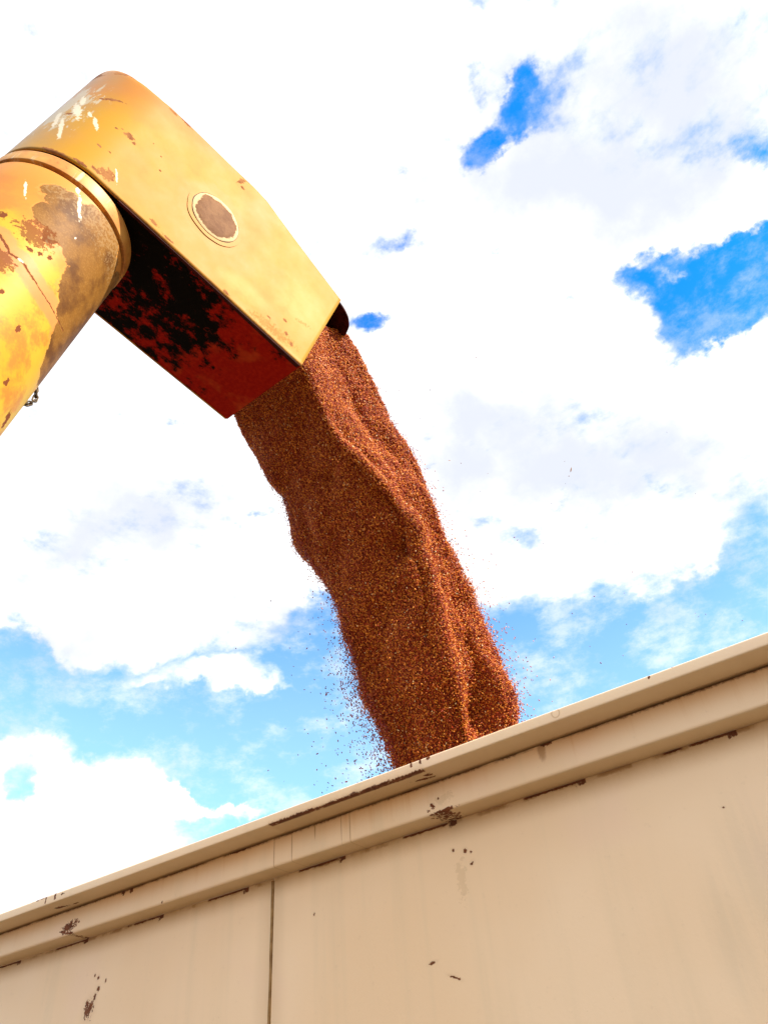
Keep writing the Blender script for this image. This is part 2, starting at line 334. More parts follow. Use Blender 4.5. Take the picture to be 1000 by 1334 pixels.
def yellow(name, kind):
    m = Mat(name, .4); X, Y, Z = m.coord(); P = m.vec(X, Y, Z)
    wn = m.noise(P, 17, 6, .68) - .5; wb = m.noise(P, 75, 4, .7) - .5; big = m.noise(P, 3.2, 4, .55); mid = m.noise(P, 9, 4, .6)
    fine = m.noise(P, 160, 3, .6)
    Y0, Y1, OR, BR = (.415, .215, .014), (.42, .225, .022), (.43, .145, .03), (.30, .13, .032)
    side = Y.step(-.272, -.279)                      # 1 on the flat near plate
    if kind == 'hood':
        c = m.mix(big.step(.38, .62), Y0, (.42, .205, .028))
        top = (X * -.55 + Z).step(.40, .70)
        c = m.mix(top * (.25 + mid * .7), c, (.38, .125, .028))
        c = m.mix((X * 1.0 + mid * .3).step(.75, 1.25) * .5, c, Y1)
        c = m.mix((m.spots(X, Z, [(.66, .12, .18, .07, 10), (.92, .30, .2, .2, 0)]) + wn * .8).step(0, .8) * .55, c, (.47, .33, .09))  # pale patches; the lower one paints in soft sun glare
        c = m.mix(mid.step(.55, .75) * .35, c, (.42, .185, .04))
        pk = (m.spots(X, Z, [(.404, .331, .185, .190, 0)]) + wn * .5).step(.0, .2)
        c = m.mix(pk * .5, c, (.44, .235, .065))
        rn = m.spots(X, Z, [(-.151, .471, .045, .010, 25), (-.014, .324, .020, .017, -30), (.012, .31, .012, .008, 0), (-.068, .312, .008, .006, 0), (-.05, .330, .006, .006, 0), (-.066, .161, .012, .005, -20), (-.026, .168, .007, .007, 0), (.11, .372, .006, .005, 0), (.018, .060, .030, .026, 30), (-.02, .035, .022, .010, 0), (.235, .036, .018, .009, -10), (.31, .022, .03, .006, 0), (.41, .655, .010, .035, -20), (.43, .63, .012, .010, 0), (.10, .672, .03, .008, 0), (.04, .66, .02, .007, 0), (-.22, .30, .010, .010, 0), (.14, .30, .006, .005, 0), (.06, .40, .005, .004, 0), (.60, .02, .02, .01, 0), (-.16, .01, .04, .012, 0), (-.07, .016, .03, .010, 0), (.87, .15, .012, .008, 0), (.90, .09, .010, .009, 0), (.94, .06, .012, .010, 0), (.80, .09, .010, .006, 0)])
        chips = (rn + wb * 3.2 + wn * 2.4).step(.0, .22)
        edge = ((Z + wb * .02 + wn * .02).step(.004, .012, 1, 0)) * mid.step(.42, .6)
        lowe = (Z + wb * .04 + wn * .03).step(.01, .035, 1, 0) * X.step(.5, .9) * side
        pit = (m.noise(P, 120, 3, .7) * (m.spots(X, Z, [(.84, .05, .25, .06, 6), (.95, .22, .10, .02, 20)]).max(0.0) * .9 + .55)).step(.54, .58) * side
        topln = (Z + wb * .02 - (X - .55).max(0.0) * -.27).step(.690, .698) * m.noise(P, 12, 3, .6).step(.42, .55)
        rust = chips.max(edge * .7).max(pit * .35).max(topln)
        c = m.mix(lowe * .4, c, (.62, .34, .12))
        # bare grey scrapes and a browner, darker tone on the curved back
        back = X.step(-.10, -.235)
        sv = m.vec(X * 3.0, Y * 3.0, Z * .9)
        scr = m.noise(sv, 11, 5, .68)
        c = m.mix(back * (mid.step(.3, .7)) * .65, c, (.33, .20, .07))
        hz = (scr + m.spots(Y, Z, [(-.13, .36, .09, .20, 0)]) * .22).step(.50, .56) * X.step(-.13, -.18)
        c = m.mix(hz * .75, c, (.44, .40, .30))
        wh = m.spots(X, Z, [(-.129, .277, .008, .045, 28), (-.165, .32, .006, .022, 28), (.045, .085, .005, .035, 28), (-.205, .33, .014, .075, 18), (-.20, .18, .007, .09, 16), (-.22, .42, .008, .05, 14), (-.235, .25, .006, .09, 10)])
        wh = (wh + wb * 2.2 + wn * 1.2).step(.0, .25)
        c = m.mix(wh * .8, c, (.66, .61, .48))  # pale streaks: bare scratches with their glints painted in
        c = m.mix(rust, c, m.mix(wn.step(-.2, .2), (.14, .035, .012), (.34, .15, .05)))
        m.bump(big * .5 + fine * .03 - rust * .1, .22, .012)
        m.rough(mid * .2 + rust * .3 - back * .25 + .50); m.b.inputs['Specular IOR Level'].default_value = .15
    elif kind == 'band':
        c = m.mix(mid.step(.4, .65), (.58, .30, .07), (.50, .20, .045))
        ed = (Z + .050).m('ABSOLUTE') + wb * .02
        rust = (mid + wb * .6).step(.62, .72).max(ed.step(.028, .033) * mid.step(.38, .55)).max((Z + .030 + wb * .006).m('ABSOLUTE').step(.0008, .0025, 1, 0))
        c = m.mix(rust * .7, c, BR)
        wh = (m.noise(m.vec(X * 5.0, Y * 5.0, Z * .5), 6, 4, .6)).step(.6, .7)
        c = m.mix(wh * .6, c, (.68, .60, .44))
        m.b.inputs['Specular IOR Level'].default_value = .25; m.rough(mid * .2 + .38); m.bump(big + fine * .1, .3, .006)
    else:
        U = Y.m('ARCTAN2', X) * (180 / math.pi) + wn * 26.0 * .28; V = Z + wn * .11 + wb * .02
        U2 = Y.m('ARCTAN2', X) * (180 / math.pi) + wn * 4; V2 = Z + wn * .02
        c = m.mix(big.step(.35, .6), (.50, .28, .018), (.54, .34, .03))
        c = m.mix((m.noise(P, 5.5, 5, .6) + wb * .2).step(.48, .62) * .75, c, OR)
        # orange primer near the top of the tube
        c = m.mix(((Z + wn * .16 + (U + 100) * .0015).step(-.46, -.36)) * .8, c, (.54, .20, .04))
        ln = m.seg(U2 * .0049, V2, [(-108 * .0049, -.506), (-97 * .0049, -.553), (-89 * .0049, -.545), (-84 * .0049, -.557), (-71 * .0049, -.579), (-61 * .0049, -.581), (-51 * .0049, -.582), (-36 * .0049, -.571)])
        c = m.mix((ln + wb * .03).step(.035, .05, 1, 0) * .85, c, (.52, .22, .07))
        lnr = (ln + wb * .012 + (mid - .5) * .02).step(.002, .006, 1, 0)
        # big peeled patch down to brown primer
        D = .0049
        pt = m.spots(U * D, V, [(-60 * D, -.25, .17, .16, 0), (-92 * D, -.20, .10, .055, 0), (-40 * D, -.42, .13, .16, 0), (-18 * D, -.55, .14, .20, 0), (-97 * D, -.305, .045, .06, 0), (-86 * D, -.36, .03, .05, 0), (0, -.40, .22, .34, 0), (-66 * D, -.36, .06, .05, 0)])
        patch = (pt + wb * .14).step(.02, .05)
        brown = m.mix(fine.step(.45, .7), (.22, .095, .014), (.28, .135, .028))
        brown = m.mix(m.noise(P, 7, 4, .6).step(.42, .62) * .8, brown, (.085, .028, .006))
        brown = m.mix((m.noise(P, 95, 3, .65) * (Z + .1).step(-.45, .0) ).step(.44, .52) * .45, brown, (.36, .23, .10))
        c = m.mix(patch, c, brown)
        rim = (pt + wb * .14 + .02).m('ABSOLUTE').step(.0, .05, 1, 0)
        c = m.mix(rim * .5, c, (.62, .27, .07))
        sp = m.spots(U2 * D, V2, [(-22 * D, -.954, .020, .035, 25), (-47 * D, -.905, .008, .016, 0), (-64 * D, -.75, .008, .014, 0), (-85 * D, -.695, .010, .012, 0), (-90 * D, -.485, .016, .010, 0), (-116 * D, -.42, .02, .02, 0), (-84 * D, -.47, .012, .012, 0), (-78 * D, -.45, .010, .010, 0), (-95 * D, -.46, .006, .006, 0), (-30 * D, -1.04, .03, .05, 0), (-100 * D, -.63, .014, .010, 0)])
        chips = (sp + wb * 2.8 + wn * 2.0).step(.0, .22)
        pit = (m.noise(P, 70, 4, .7) * (m.spots(U2 * D, V2, [(-93 * D, -.41, .11, .09, 0), (-100 * D, -.60, .08, .08, 0)]).max(0.0) + .62)).step(.52, .56)
        rust = chips.max(lnr).max(pit * .8)
        c = m.mix(rust, c, (.17, .045, .012))
        glint = m.spots(U2 * D, V2, [(-85 * D, -.175, .009, .055, 30), (-93 * D, -.115, .008, .016, 20), (-89 * D, -.545, .012, .006, 0), (-118 * D, -.25, .005, .05, 25), (-75 * D, -.30, .004, .006, 0)])
        c = m.mix((glint + wb * 2.0).step(.0, .3) * .9, c, (.75, .68, .54))  # pale streaks that paint sun glints into the tube colour
        m.rough(patch * .10 + rust * .3 + mid * .18 + .40); m.b.inputs['Specular IOR Level'].default_value = .15
        m.bump(big * .4 + fine * (patch * .10 + .02) - patch * .06 - lnr * .3 - (ln.step(.0, .05, 1, 0) * -.25) - rust * .1, .35, .012)
    c.k and m.color(c)
    return m

def under_mat():
    m = Mat('dark_red_underside', .6); X, Y, Z = m.coord(); P = m.vec(X, Y, Z)
    a = m.noise(m.vec(X * .8, Y, Z), 10.5, 7, .74); b = m.noise(P, 2.6, 2, .5); fine = m.noise(P, 60, 4, .7)
    mould = (a + (b - .5) * .5 + X.step(1.0, .25) * .15 + X.step(.92, 1.02) * -.10).step(.52, .64)
    c = m.mix(fine.step(.35, .7), (.26, .004, .001), (.36, .013, .002))
    c = m.mix(m.noise(P, 5, 3, .6).step(.5, .7) * X.step(.45, .95) * .8, c, (.48, .075, .014))
    c = m.mix(mould, c, m.mix(fine.step(.62, .72), (.004, .003, .002), (.03, .018, .012)))
    m.color(c); m.bump(a + fine * .2, .3, .006); m.rough(mould * .1 + .62); m.b.inputs['Specular IOR Level'].default_value = .03
    return m
def simple(name, c1, c2, rough, scale=30, bump=.2, metallic=0.0, spec=.5):
    m = Mat(name, rough, metallic); X, Y, Z = m.coord(); P = m.vec(X, Y, Z)
    a = m.noise(P, scale, 5, .65); m.color(m.mix(a.step(.35, .65), c1, c2)); m.bump(a, bump, .004)
    m.b.inputs['Specular IOR Level'].default_value = spec
    return m

# ------------------------------------------------------------------ auger and spout
HR = Matrix(HEAD_ROT); HP = Vector(HEAD_POS); DOWN = 4.25
r = .28
auger = empty('grain_auger', HP - (HR @ Vector((0, 0, DOWN))), 'rusty yellow unloading auger pouring grain over the trailer side', 'auger', rot=HR)
LOC = (0, 0, DOWN)
m_hood, m_band, m_tube, m_under = yellow('yellow_hood_paint', 'hood'), yellow('yellow_band_paint', 'band'), yellow('peeling_tube_paint', 'tube'), under_mat()
m_in = simple('dark_rust', (.030, .010, .006), (.07, .02, .010), .8, 40)
m_lip = simple('lip_maroon', (.025, .002, .001), (.05, .005, .002), .7, 30, spec=.1)

def lathe(prof, n=128, closed=True):
    v, f, k = [], [], len(prof)
    for i in range(n):
        a = 2 * math.pi * i / n
        for R_, z in prof: v.append((R_ * math.cos(a), R_ * math.sin(a), z))
    for i in range(n):
        j = (i + 1) % n
        for q in range(k if closed else k - 1):
            p = (q + 1) % k; f.append((i * k + q, j * k + q, j * k + p, i * k + p))
    return v, f
tz = np.linspace(-.106, -4.2, 40)
v, f = lathe([(r - .04, -.10), (r - .006, -.099), (r - .001, -.1025), (r, -.106)] + [(r, z) for z in tz[1:]] + [(r - .03, -4.2)])
mesh_obj('tube', v, f, m_tube, auger, True, LOC)
v, f = lathe(rounded([(r - .05, -.082), (r + .003, -.082), (r + .003, -.020), (r - .05, -.020)], [0, .004, .004, 0]))
mesh_obj('collar_band', v, f, m_band, auger, True, LOC)
v, f = lathe([(r - .055, -.30), (r - .016, -.30), (r - .016, -.003), (r - .055, -.003)])
mesh_obj('slewing_ring', v, f, m_in, auger, True, LOC)

TOP = [(-.28, .80), (-.24, .775), (-.2, .745), (-.14, .705), (-.07, .68), (0, .668), (.11, .677), (.333, .691), (.47, .700), (.55, .695), (.62, .675), (.84, .615), (1.078, .556)]
def ztop(x):
    return float(np.interp(x, [p[0] for p in TOP], [p[1] for p in TOP]))
# outlet edge of the side plates, bottom to top
def xend(z): return 1.022 + .054 * (z / .556)
def wall_pt(u, h):
    """u along the D-shaped plan (near plate end -> round the back -> far plate end), h 0..1 bottom to top"""
    Ls = 1.02; arc = math.pi * r; tot = 2 * Ls + arc; d = u * tot
    if d < Ls or d > Ls + arc:
        near = d < Ls; t = (Ls - d) / Ls if near else (d - Ls - arc) / Ls      # 0 at C=0, 1 at outlet
        x = t * 1.078; z = ztop(x) * h
        x = t * xend(z)
        z = ztop(x) * h
        dent = .0025 * mnoise.noise(Vector((x * 4, z * 4, 3 if near else 8)))
        return (x, (-r if near else r) + dent, z)
    a = (d - Ls) / r; x = -r * math.sin(a); y = -r * math.cos(a)
    z = ztop(x) * h; b = 0
    hh = ztop(x) - z
    if hh < .03: b = .03 * (1 - math.sqrt(max(0, 1 - (1 - hh / .03) ** 2))) * math.sin(a) ** .5
    return (x * (1 - b / r), y * (1 - b / r), z)
NU, NH = 180, 40
hs = [i / NH for i in range(NH)] + [1 - .5 / NH, 1 - .2 / NH, 1.0]
v, f = [], []
for i in range(NU + 1):
    for h in hs: v.append(wall_pt(i / NU, h))
K = len(hs)
for i in range(NU):
    for j in range(K - 1): f.append((i * K + j, (i + 1) * K + j, (i + 1) * K + j + 1, i * K + j + 1))
top = [i * K + K - 1 for i in range(NU + 1)]
for i in range(NU // 2):                               # the top sheet, ruled between the two sides
    a, b, c_, d_ = top[i], top[i + 1], top[NU - i - 1], top[NU - i]
    if b == c_: f.append((a, b, d_))
    else: f.append((a, b, c_, d_))
hood = mesh_obj('spout_hood', v, f, m_hood, auger, True, LOC)
sm = hood.modifiers.new('thick', 'SOLIDIFY'); sm.thickness = .007; sm.offset = -1
# bottom sheet of the chute, a separate dark plate between the side plates
v, f = [], []
plan = [(1.022, -r + .0075)] + [(x, -r + .0075) for x in np.linspace(.95, 0, 20)] + [(-(r - .0075) * math.sin(a), -(r - .0075) * math.cos(a)) for a in np.linspace(.1, math.pi - .1, 30)] + [(x, r - .0075) for x in np.linspace(0, 1.027, 21)]
n = len(plan); v = [(x, y, .002 + .003 * mnoise.noise(Vector((x * 5, y * 5, 0)))) for x, y in plan] + [(x, y, .010) for x, y in plan]
f = [tuple(range(n)), tuple(range(2 * n - 1, n - 1, -1))] + [(i, (i + 1) % n, n + (i + 1) % n, n + i) for i in range(n)]
mesh_obj('bottom_plate', v, f, m_under, auger, False, LOC)
# folded flange along the lower edge of the near plate
v, f = [], []
N = 60
for i in range(N + 1):
    x = .10 + .915 * i / N; w = .012 + .010 * (i / N) ** 2 + .002 * mnoise.noise(Vector((x * 9, 1, 1)))
    for (dy, z) in ((.008, -.001), (.008 + w, -.001), (.008 + w, -.006), (.008, -.006)): v.append((x, -r + dy - .006, z))
for i in range(N):
    for q in range(4): f.append((i * 4 + q, i * 4 + (q + 1) % 4, (i + 1) * 4 + (q + 1) % 4, (i + 1) * 4 + q))
f += [(0, 1, 2, 3), tuple(N * 4 + q for q in (3, 2, 1, 0))]
mesh_obj('edge_flange', v, f, m_lip, auger, False, LOC)
# top lip that sticks out past the side plates
pl = [(1.02, -.262), (1.085, -.272), (1.117, -.270), (1.155, -.262), (1.19, -.238), (1.208, -.20), (1.215, -.15), (1.215, .15), (1.205, .21), (1.17, .255), (1.08, .272), (1.02, .262)]
pl = rounded(pl, [0] + [.012] * 10 + [0], 3); n = len(pl)
zz = lambda x: .555 - .27 * (x - 1.076) - 1.1 * max(0, x - 1.10) ** 2
v = [(x, y, zz(x) - .010) for x, y in pl] + [(x, y, zz(x) - .001) for x, y in pl]
f = [tuple(range(n)), tuple(range(2 * n - 1, n - 1, -1))] + [(i, (i + 1) % n, n + (i + 1) % n, n + i) for i in range(n)]
lip = mesh_obj('outlet_lip', v, f, m_lip, auger, False, LOC)
# round plug welded into the near plate, on a shallow raised rim
def disc(name, cx, cz, R1, y0, y1, mat, wob, parent, inner=None, seed=0):
    v, f, n = [], [], 72
    rings = [(inner or 0.0, y1), (inner or 0.0, y0), (R1, y0), (R1 - .001, y1)] if inner else [(R1, y1), (R1, y0 + .0015), (R1 - .003, y0), (R1 * .5, y0)]
    for i in range(n):
        a = 2 * math.pi * i / n; w = 1 + wob * mnoise.noise(Vector((math.cos(a) * 2.2, math.sin(a) * 2.2, seed)))
        for R_, y in rings: v.append((cx + R_ * w * math.cos(a), y, cz + R_ * w * math.sin(a)))
    k = 4
    for i in range(n):
        j = (i + 1) % n
        for q in range(4 if inner else 3):
            p = (q + 1) % 4; f.append((i * k + q, j * k + q, j * k + p, i * k + p))
    if not inner:
        v.append((cx, y0, cz)); c0 = len(v) - 1
        for i in range(n): f.append((i * k + 3, ((i + 1) % n) * k + 3, c0))
    return mesh_obj(name, v, f, mat, parent, True)
m_plug = Mat('bare_plug', .62); X, Y, Z = m_plug.coord(); P = m_plug.vec(X, Y, Z)
pb = m_plug.noise(P, 60, 5, .7); pc = m_plug.noise(P, 16, 5, .65)
cc = m_plug.mix(pc.step(.35, .65), (.15, .062, .022), (.22, .105, .042)); cc = m_plug.mix(pb.step(.5, .7) * .6, cc, (.20, .10, .04))
rr_ = ((X - .408) * (X - .408) + (Z - .331) * (Z - .331)).m('SQRT') + (m_plug.noise(P, 22, 5, .7) - .5) * .05
cc = m_plug.mix(rr_.step(.094, .100), cc, (.58, .43, .23)); m_plug.color(cc); m_plug.b.inputs['Specular IOR Level'].default_value = .08; m_plug.bump(pb + pc, .4, .004)
plug = disc('cover_disc', .408, .331, .112, -r - .0055, -r + .001, m_plug, .02, auger, seed=3); plug.location = LOC
rim = disc('rim', .408, .331, .134, -r - .0025, -r + .001, m_hood, .03, plug, inner=.115, seed=5)
m_gap = disc('gap', .408, .331, .1155, -r - .0015, -r + .001, m_in, .02, plug, inner=.110, seed=3)
m_gap.name = 'weld_groove'

# ------------------------------------------------------------------ short chain at the back of the tube
m_steel = simple('dirty_steel', (.05, .035, .02), (.16, .11, .06), .5, 60, .2, .6)
def torus_link(v, f, c, axis_l, axis_n, L, W, t):
    """oval link"""
    c = Vector(c); l = Vector(axis_l).normalized(); nn = Vector(axis_n).normalized(); s = nn.cross(l); b = len(v); n1, n2 = 20, 8
    for i in range(n1):
        a = 2 * math.pi * i / n1; ca, sa = math.cos(a), math.sin(a)
        p = c + l * (ca * W + (L - W) * (1 if ca > 0 else -1)) + s * sa * W; d = l * ca + s * sa
        for j in range(n2):
            q = 2 * math.pi * j / n2; v.append(tuple(p + d * math.cos(q) * t + nn * math.sin(q) * t))
    for i in range(n1):
        for j in range(n2):
            f.append((b + i * n2 + j, b + ((i + 1) % n1) * n2 + j, b + ((i + 1) % n1) * n2 + (j + 1) % n2, b + i * n2 + (j + 1) % n2))
ch_pts = [Vector(p) for p in ((.272, .0, -.700), (.283, .002, -.716), (.294, .002, -.734), (.297, .0, -.754), (.292, -.004, -.774), (.283, -.007, -.790), (.272, -.007, -.803))]
v, f = [], []
for i in range(len(ch_pts) - 1):
    a, b = ch_pts[i], ch_pts[i + 1]; d = (b - a).normalized(); side_ = d.cross(Vector((0, 1, 0))).normalized(); nn = side_ if i % 2 else d.cross(side_)
    torus_link(v, f, (a + b) / 2, d, nn, .0150, .0075, .0030)
fr = HR.to_4x4(); fr.translation = HP
v = [tuple(fr @ Vector(p)) for p in v]
cpos = fr @ ch_pts[3]
chain = mesh_obj('chain', [tuple(Vector(p) - cpos) for p in v], f, m_steel, None, True, cpos)
chain['label'] = 'short loop of small steel chain hanging against the yellow auger tube'; chain['category'] = 'chain'

# ------------------------------------------------------------------ trailer
m_panel, m_r1, m_r2 = cream('cream_panel_paint', 'panel'), cream('cream_top_rail_paint', 'toprail'), cream('cream_lower_rail_paint', 'lower')
m_seam = simple('seam_sealant', (.22, .12, .035), (.36, .22, .08), .7, 25)
tr = empty('grain_trailer', (-2.2, 2.9, 0), 'cream painted steel grain trailer with rust stained rails and a vertical seam', 'trailer')
TL = (2.2, -2.9, 0)
X0, X1, YB = -7.0, 2.6, 4.05
prof = rounded([(1.600, 2.4255), (1.600, 2.3960), (1.83, 2.3960), (1.83, 2.4255)], [.006, .005, .003, .008])
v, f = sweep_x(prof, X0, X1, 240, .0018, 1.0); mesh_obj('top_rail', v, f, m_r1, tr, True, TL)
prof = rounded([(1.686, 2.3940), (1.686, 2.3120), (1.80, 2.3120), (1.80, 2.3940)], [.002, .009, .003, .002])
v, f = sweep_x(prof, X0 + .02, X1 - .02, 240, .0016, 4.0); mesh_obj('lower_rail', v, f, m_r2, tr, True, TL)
def panel(x0, x1, y, z0, z1, name, nx, nz, amp=.004, th=.004):
    v, f = [], []
    for k in range(2):
        for i in range(nx + 1):
            for j in range(nz + 1):
                x = x0 + (x1 - x0) * i / nx; z = z0 + (z1 - z0) * j / nz
                e = min(1, i / 3, (nx - i) / 3) * min(1, (nz - j) / 3)
                v.append((x, y + k * th + e * amp * mnoise.noise(Vector((x * 1.6, z * 1.9, y * 7))), z))
    m_ = (nx + 1) * (nz + 1); g = lambda i, j: i * (nz + 1) + j
    for i in range(nx):
        for j in range(nz):
            q = (g(i, j), g(i + 1, j), g(i + 1, j + 1), g(i, j + 1)); f.append(q); f.append(tuple(m_ + a for a in reversed(q)))
    rim_ = [g(i, 0) for i in range(nx)] + [g(nx, j) for j in range(nz)] + [g(i, nz) for i in range(nx, 0, -1)] + [g(0, j) for j in range(nz, 0, -1)]
    for a, b in zip(rim_, rim_[1:] + rim_[:1]): f.append((a, b, b + m_, a + m_))
    return mesh_obj(name, v, f, m_panel, tr, True, TL)
panel(X0 + .02, -1.600, 1.7600, .55, 2.3105, 'side_panel', 90, 30)
panel(-1.594, X1 - .02, 1.7585, .55, 2.3105, 'side_panel', 90, 30)
v, f = [], []
n = 90
for i in range(n + 1):                                   # wobbly sealant bead on the seam
    z = .55 + (2.305 - .55) * i / n
    w = .0095 + .0025 * mnoise.noise(Vector((0, 0, z * 9))) + .0015 * mnoise.noise(Vector((3, 0, z * 31))); xr = -1.5975
    pr = [(xr - w, 1.7605), (xr - w * .8, 1.7575), (xr - w * .3, 1.7570), (xr, 1.7592), (xr, 1.766), (xr - w, 1.766)]
    v += [(a, b, z) for a, b in pr]
for i in range(n):
    for q in range(6): f.append((i * 6 + q, i * 6 + (q + 1) % 6, (i + 1) * 6 + (q + 1) % 6, (i + 1) * 6 + q))
f += [tuple(range(6)), tuple(n * 6 + q for q in range(5, -1, -1))]
mesh_obj('seam_bead', v, f, m_seam, tr, True, TL)
v, f = [], []; box(v, f, X0, X1, YB, YB + .05, .55, 2.42); mesh_obj('far_wall', v, f, m_panel, tr, False, TL)
for xa in (X0, X1 - .05):
    v, f = [], []; box(v, f, xa, xa + .05, 1.84, YB - .002, .55, 2.40); mesh_obj('end_wall', v, f, m_panel, tr, False, TL)
v, f = [], []; box(v, f, X0 + .05, X1 - .05, 1.77, YB - .002, .60, .70); mesh_obj('floor_plate', v, f, m_in, tr, False, TL)

# ------------------------------------------------------------------ grain
m_gr = Mat('grain', .38); at = m_gr.t.nodes.new('ShaderNodeAttribute'); at.attribute_name = 'tone'
tv = S(m_gr.t, at.outputs['Fac'])
gc = m_gr.mix(tv.step(0, .45), (.17, .007, .001), (.38, .042, .003)); gc = m_gr.mix(tv.step(.40, .85), gc, (.95, .37, .042)); gc = m_gr.mix(tv.step(.90, 1.0), gc, (.97, .74, .40)); m_gr.b.inputs['Specular IOR Level'].default_value = .35
m_gr.color(gc)
m_core = Mat('grain_core', .9); X, Y, Z = m_core.coord(world=True); P = m_core.vec(X, Y, Z)
m_core.color(m_core.mix(m_core.noise(P, 190, 2, .6).step(.35, .65), (.08, .005, .0008), (.32, .045, .005)))  # darker than the kernels, painting in the shade between them
m_core.bump(m_core.noise(P, 190, 2, .6), 1.0, .004)

def kernels(pos, dirs, length, width, tone):
    """one elongated octahedron per grain"""
    n = len(pos); d = dirs / np.linalg.norm(dirs, axis=1)[:, None]
    h = rng.normal(size=(n, 3)); a = np.cross(d, h); a /= np.linalg.norm(a, axis=1)[:, None] + 1e-9; b = np.cross(d, a)
    L = (length / 2)[:, None]; W = (width / 2)[:, None]
    V = np.stack([pos + d * L, pos - d * L, pos + a * W, pos - a * W, pos + b * W * .8, pos - b * W * .8], 1).reshape(-1, 3)
    T = np.array([(0, 2, 4), (0, 4, 3), (0, 3, 5), (0, 5, 2), (1, 4, 2), (1, 3, 4), (1, 5, 3), (1, 2, 5)])
    Fc = (np.arange(n)[:, None, None] * 6 + T[None]).reshape(-1)
    return V, Fc, np.repeat(tone, 6)
def grain_object(name, V, Fc, tone, extra=None):
    """triangles from kernels, plus an optional closed core mesh (verts, quads)"""
    me = bpy.data.meshes.new(name); nv = len(V); nt = len(Fc) // 3
    loops = Fc; starts = np.arange(nt) * 3; tot = np.full(nt, 3); mi = np.zeros(nt, int)
    if extra is not None:
        ev, eq = extra; loops = np.concatenate([loops, (eq + nv).reshape(-1)]); starts = np.concatenate([starts, nt * 3 + np.arange(len(eq)) * 4])
        mi = np.concatenate([mi, np.ones(len(eq), int)]); V = np.concatenate([V, ev]); tone = np.concatenate([tone, np.zeros(len(ev))])
    c0 = V.mean(0)
    me.vertices.add(len(V)); me.vertices.foreach_set('co', (V - c0).astype(np.float32).ravel())
    me.loops.add(len(loops)); me.loops.foreach_set('vertex_index', loops.astype(np.int32))
    me.polygons.add(len(starts)); me.polygons.foreach_set('loop_start', starts.astype(np.int32)); me.polygons.foreach_set('material_index', mi.astype(np.int32))
    me.update(calc_edges=True); me.validate()
    a_ = me.attributes.new('tone', 'FLOAT', 'POINT'); a_.data.foreach_set('value', tone.astype(np.float32))
    me.materials.append(m_gr.mat); me.materials.append(m_core.mat)
    o = bpy.data.objects.new(name, me); C.objects.link(o); o.location = c0; o['kind'] = 'stuff'
    return o

H = lambda c_, w_, a_: np.array(HP) + np.array(HEAD_ROT) @ np.array((c_, w_, a_))
# section outline points, far-bottom, near-bottom, near-top, right, far-top, back
rings = []
for c_ in (.90, .96, 1.025):
    t_ = .41 + (c_ - 1.035) * .2
    rings.append([H(c_, .24, .045), H(c_, -.228, .045), H(c_ + .02, -.232, t_ * .96), H(c_ + .02, -.15, t_), H(c_ + .02, .12, t_), H(c_, .245, t_ * .5)])
for i, s in enumerate(STREAM):
    c0, e, fv, hw, fb = np.array(s[0:3]), np.array(s[3:6]), np.array(s[6:9]), s[9], s[10]
    k = min(1, i / 6)
    k2 = min(1, max(0, (i - 8) / 3)); f0 = fb; fb = fb * (1 - k2) + .12 * k2
    pts = [(-1.0, -.42 + .2 * k), (fb, .74 - .17 * k2), (min(.93, f0 + .45) * (1 - k2) + .80 * k2, -.06 + .28 * k2), (1.0, -.60 + .08 * k2), (.25, -1.15), (-.65, -.95)]
    rings.append([c0 + e * hw * a + fv * hw * b * .9 for a, b in pts])
rings = np.array(rings)                                   # stations x 6 x 3
def catmull(P, t, closed):
    n = len(P); i = np.floor(t).astype(int); u = (t - i)[:, None]
    g = (lambda k: P[k % n]) if closed else (lambda k: P[np.clip(k, 0, n - 1)])
    p0, p1, p2, p3 = g(i - 1), g(i), g(i + 1), g(i + 2); sh = (len(t), 1) + (1,) * (P.ndim - 2); u = u.reshape(sh[0], *([1] * (P.ndim - 1)))
    k_ = .38
    m1, m2 = (p2 - p0) * k_, (p3 - p1) * k_
    return (2 * u**3 - 3 * u**2 + 1) * p1 + (u**3 - 2 * u**2 + u) * m1 + (-2 * u**3 + 3 * u**2) * p2 + (u**3 - u**2) * m2
NS, NT = 420, 200
ts = np.linspace(0, len(rings) - 1 - 1e-6, NS)
G = catmull(rings, ts, False)                             # NS x 6 x 3
th = np.arange(NT) / NT * 6
Q = catmull(G.transpose(1, 0, 2), th, True).transpose(1, 0, 2)   # NS x NT x 3
cen = Q.mean(1)
tang = np.gradient(cen, axis=0); tang /= np.linalg.norm(tang, axis=1)[:, None]
dth = np.roll(Q, -1, 1) - np.roll(Q, 1, 1); ds = np.gradient(Q, axis=0)
nr = np.cross(dth, ds); nr /= np.linalg.norm(nr, axis=2)[..., None] + 1e-9
if ((nr * (Q - cen[:, None])).sum(2).mean() < 0): nr = -nr
dist = np.cumsum(np.r_[0, np.linalg.norm(np.diff(cen, axis=0), axis=1)])
disp = np.zeros((NS, NT)); dens = np.zeros((NS, NT))
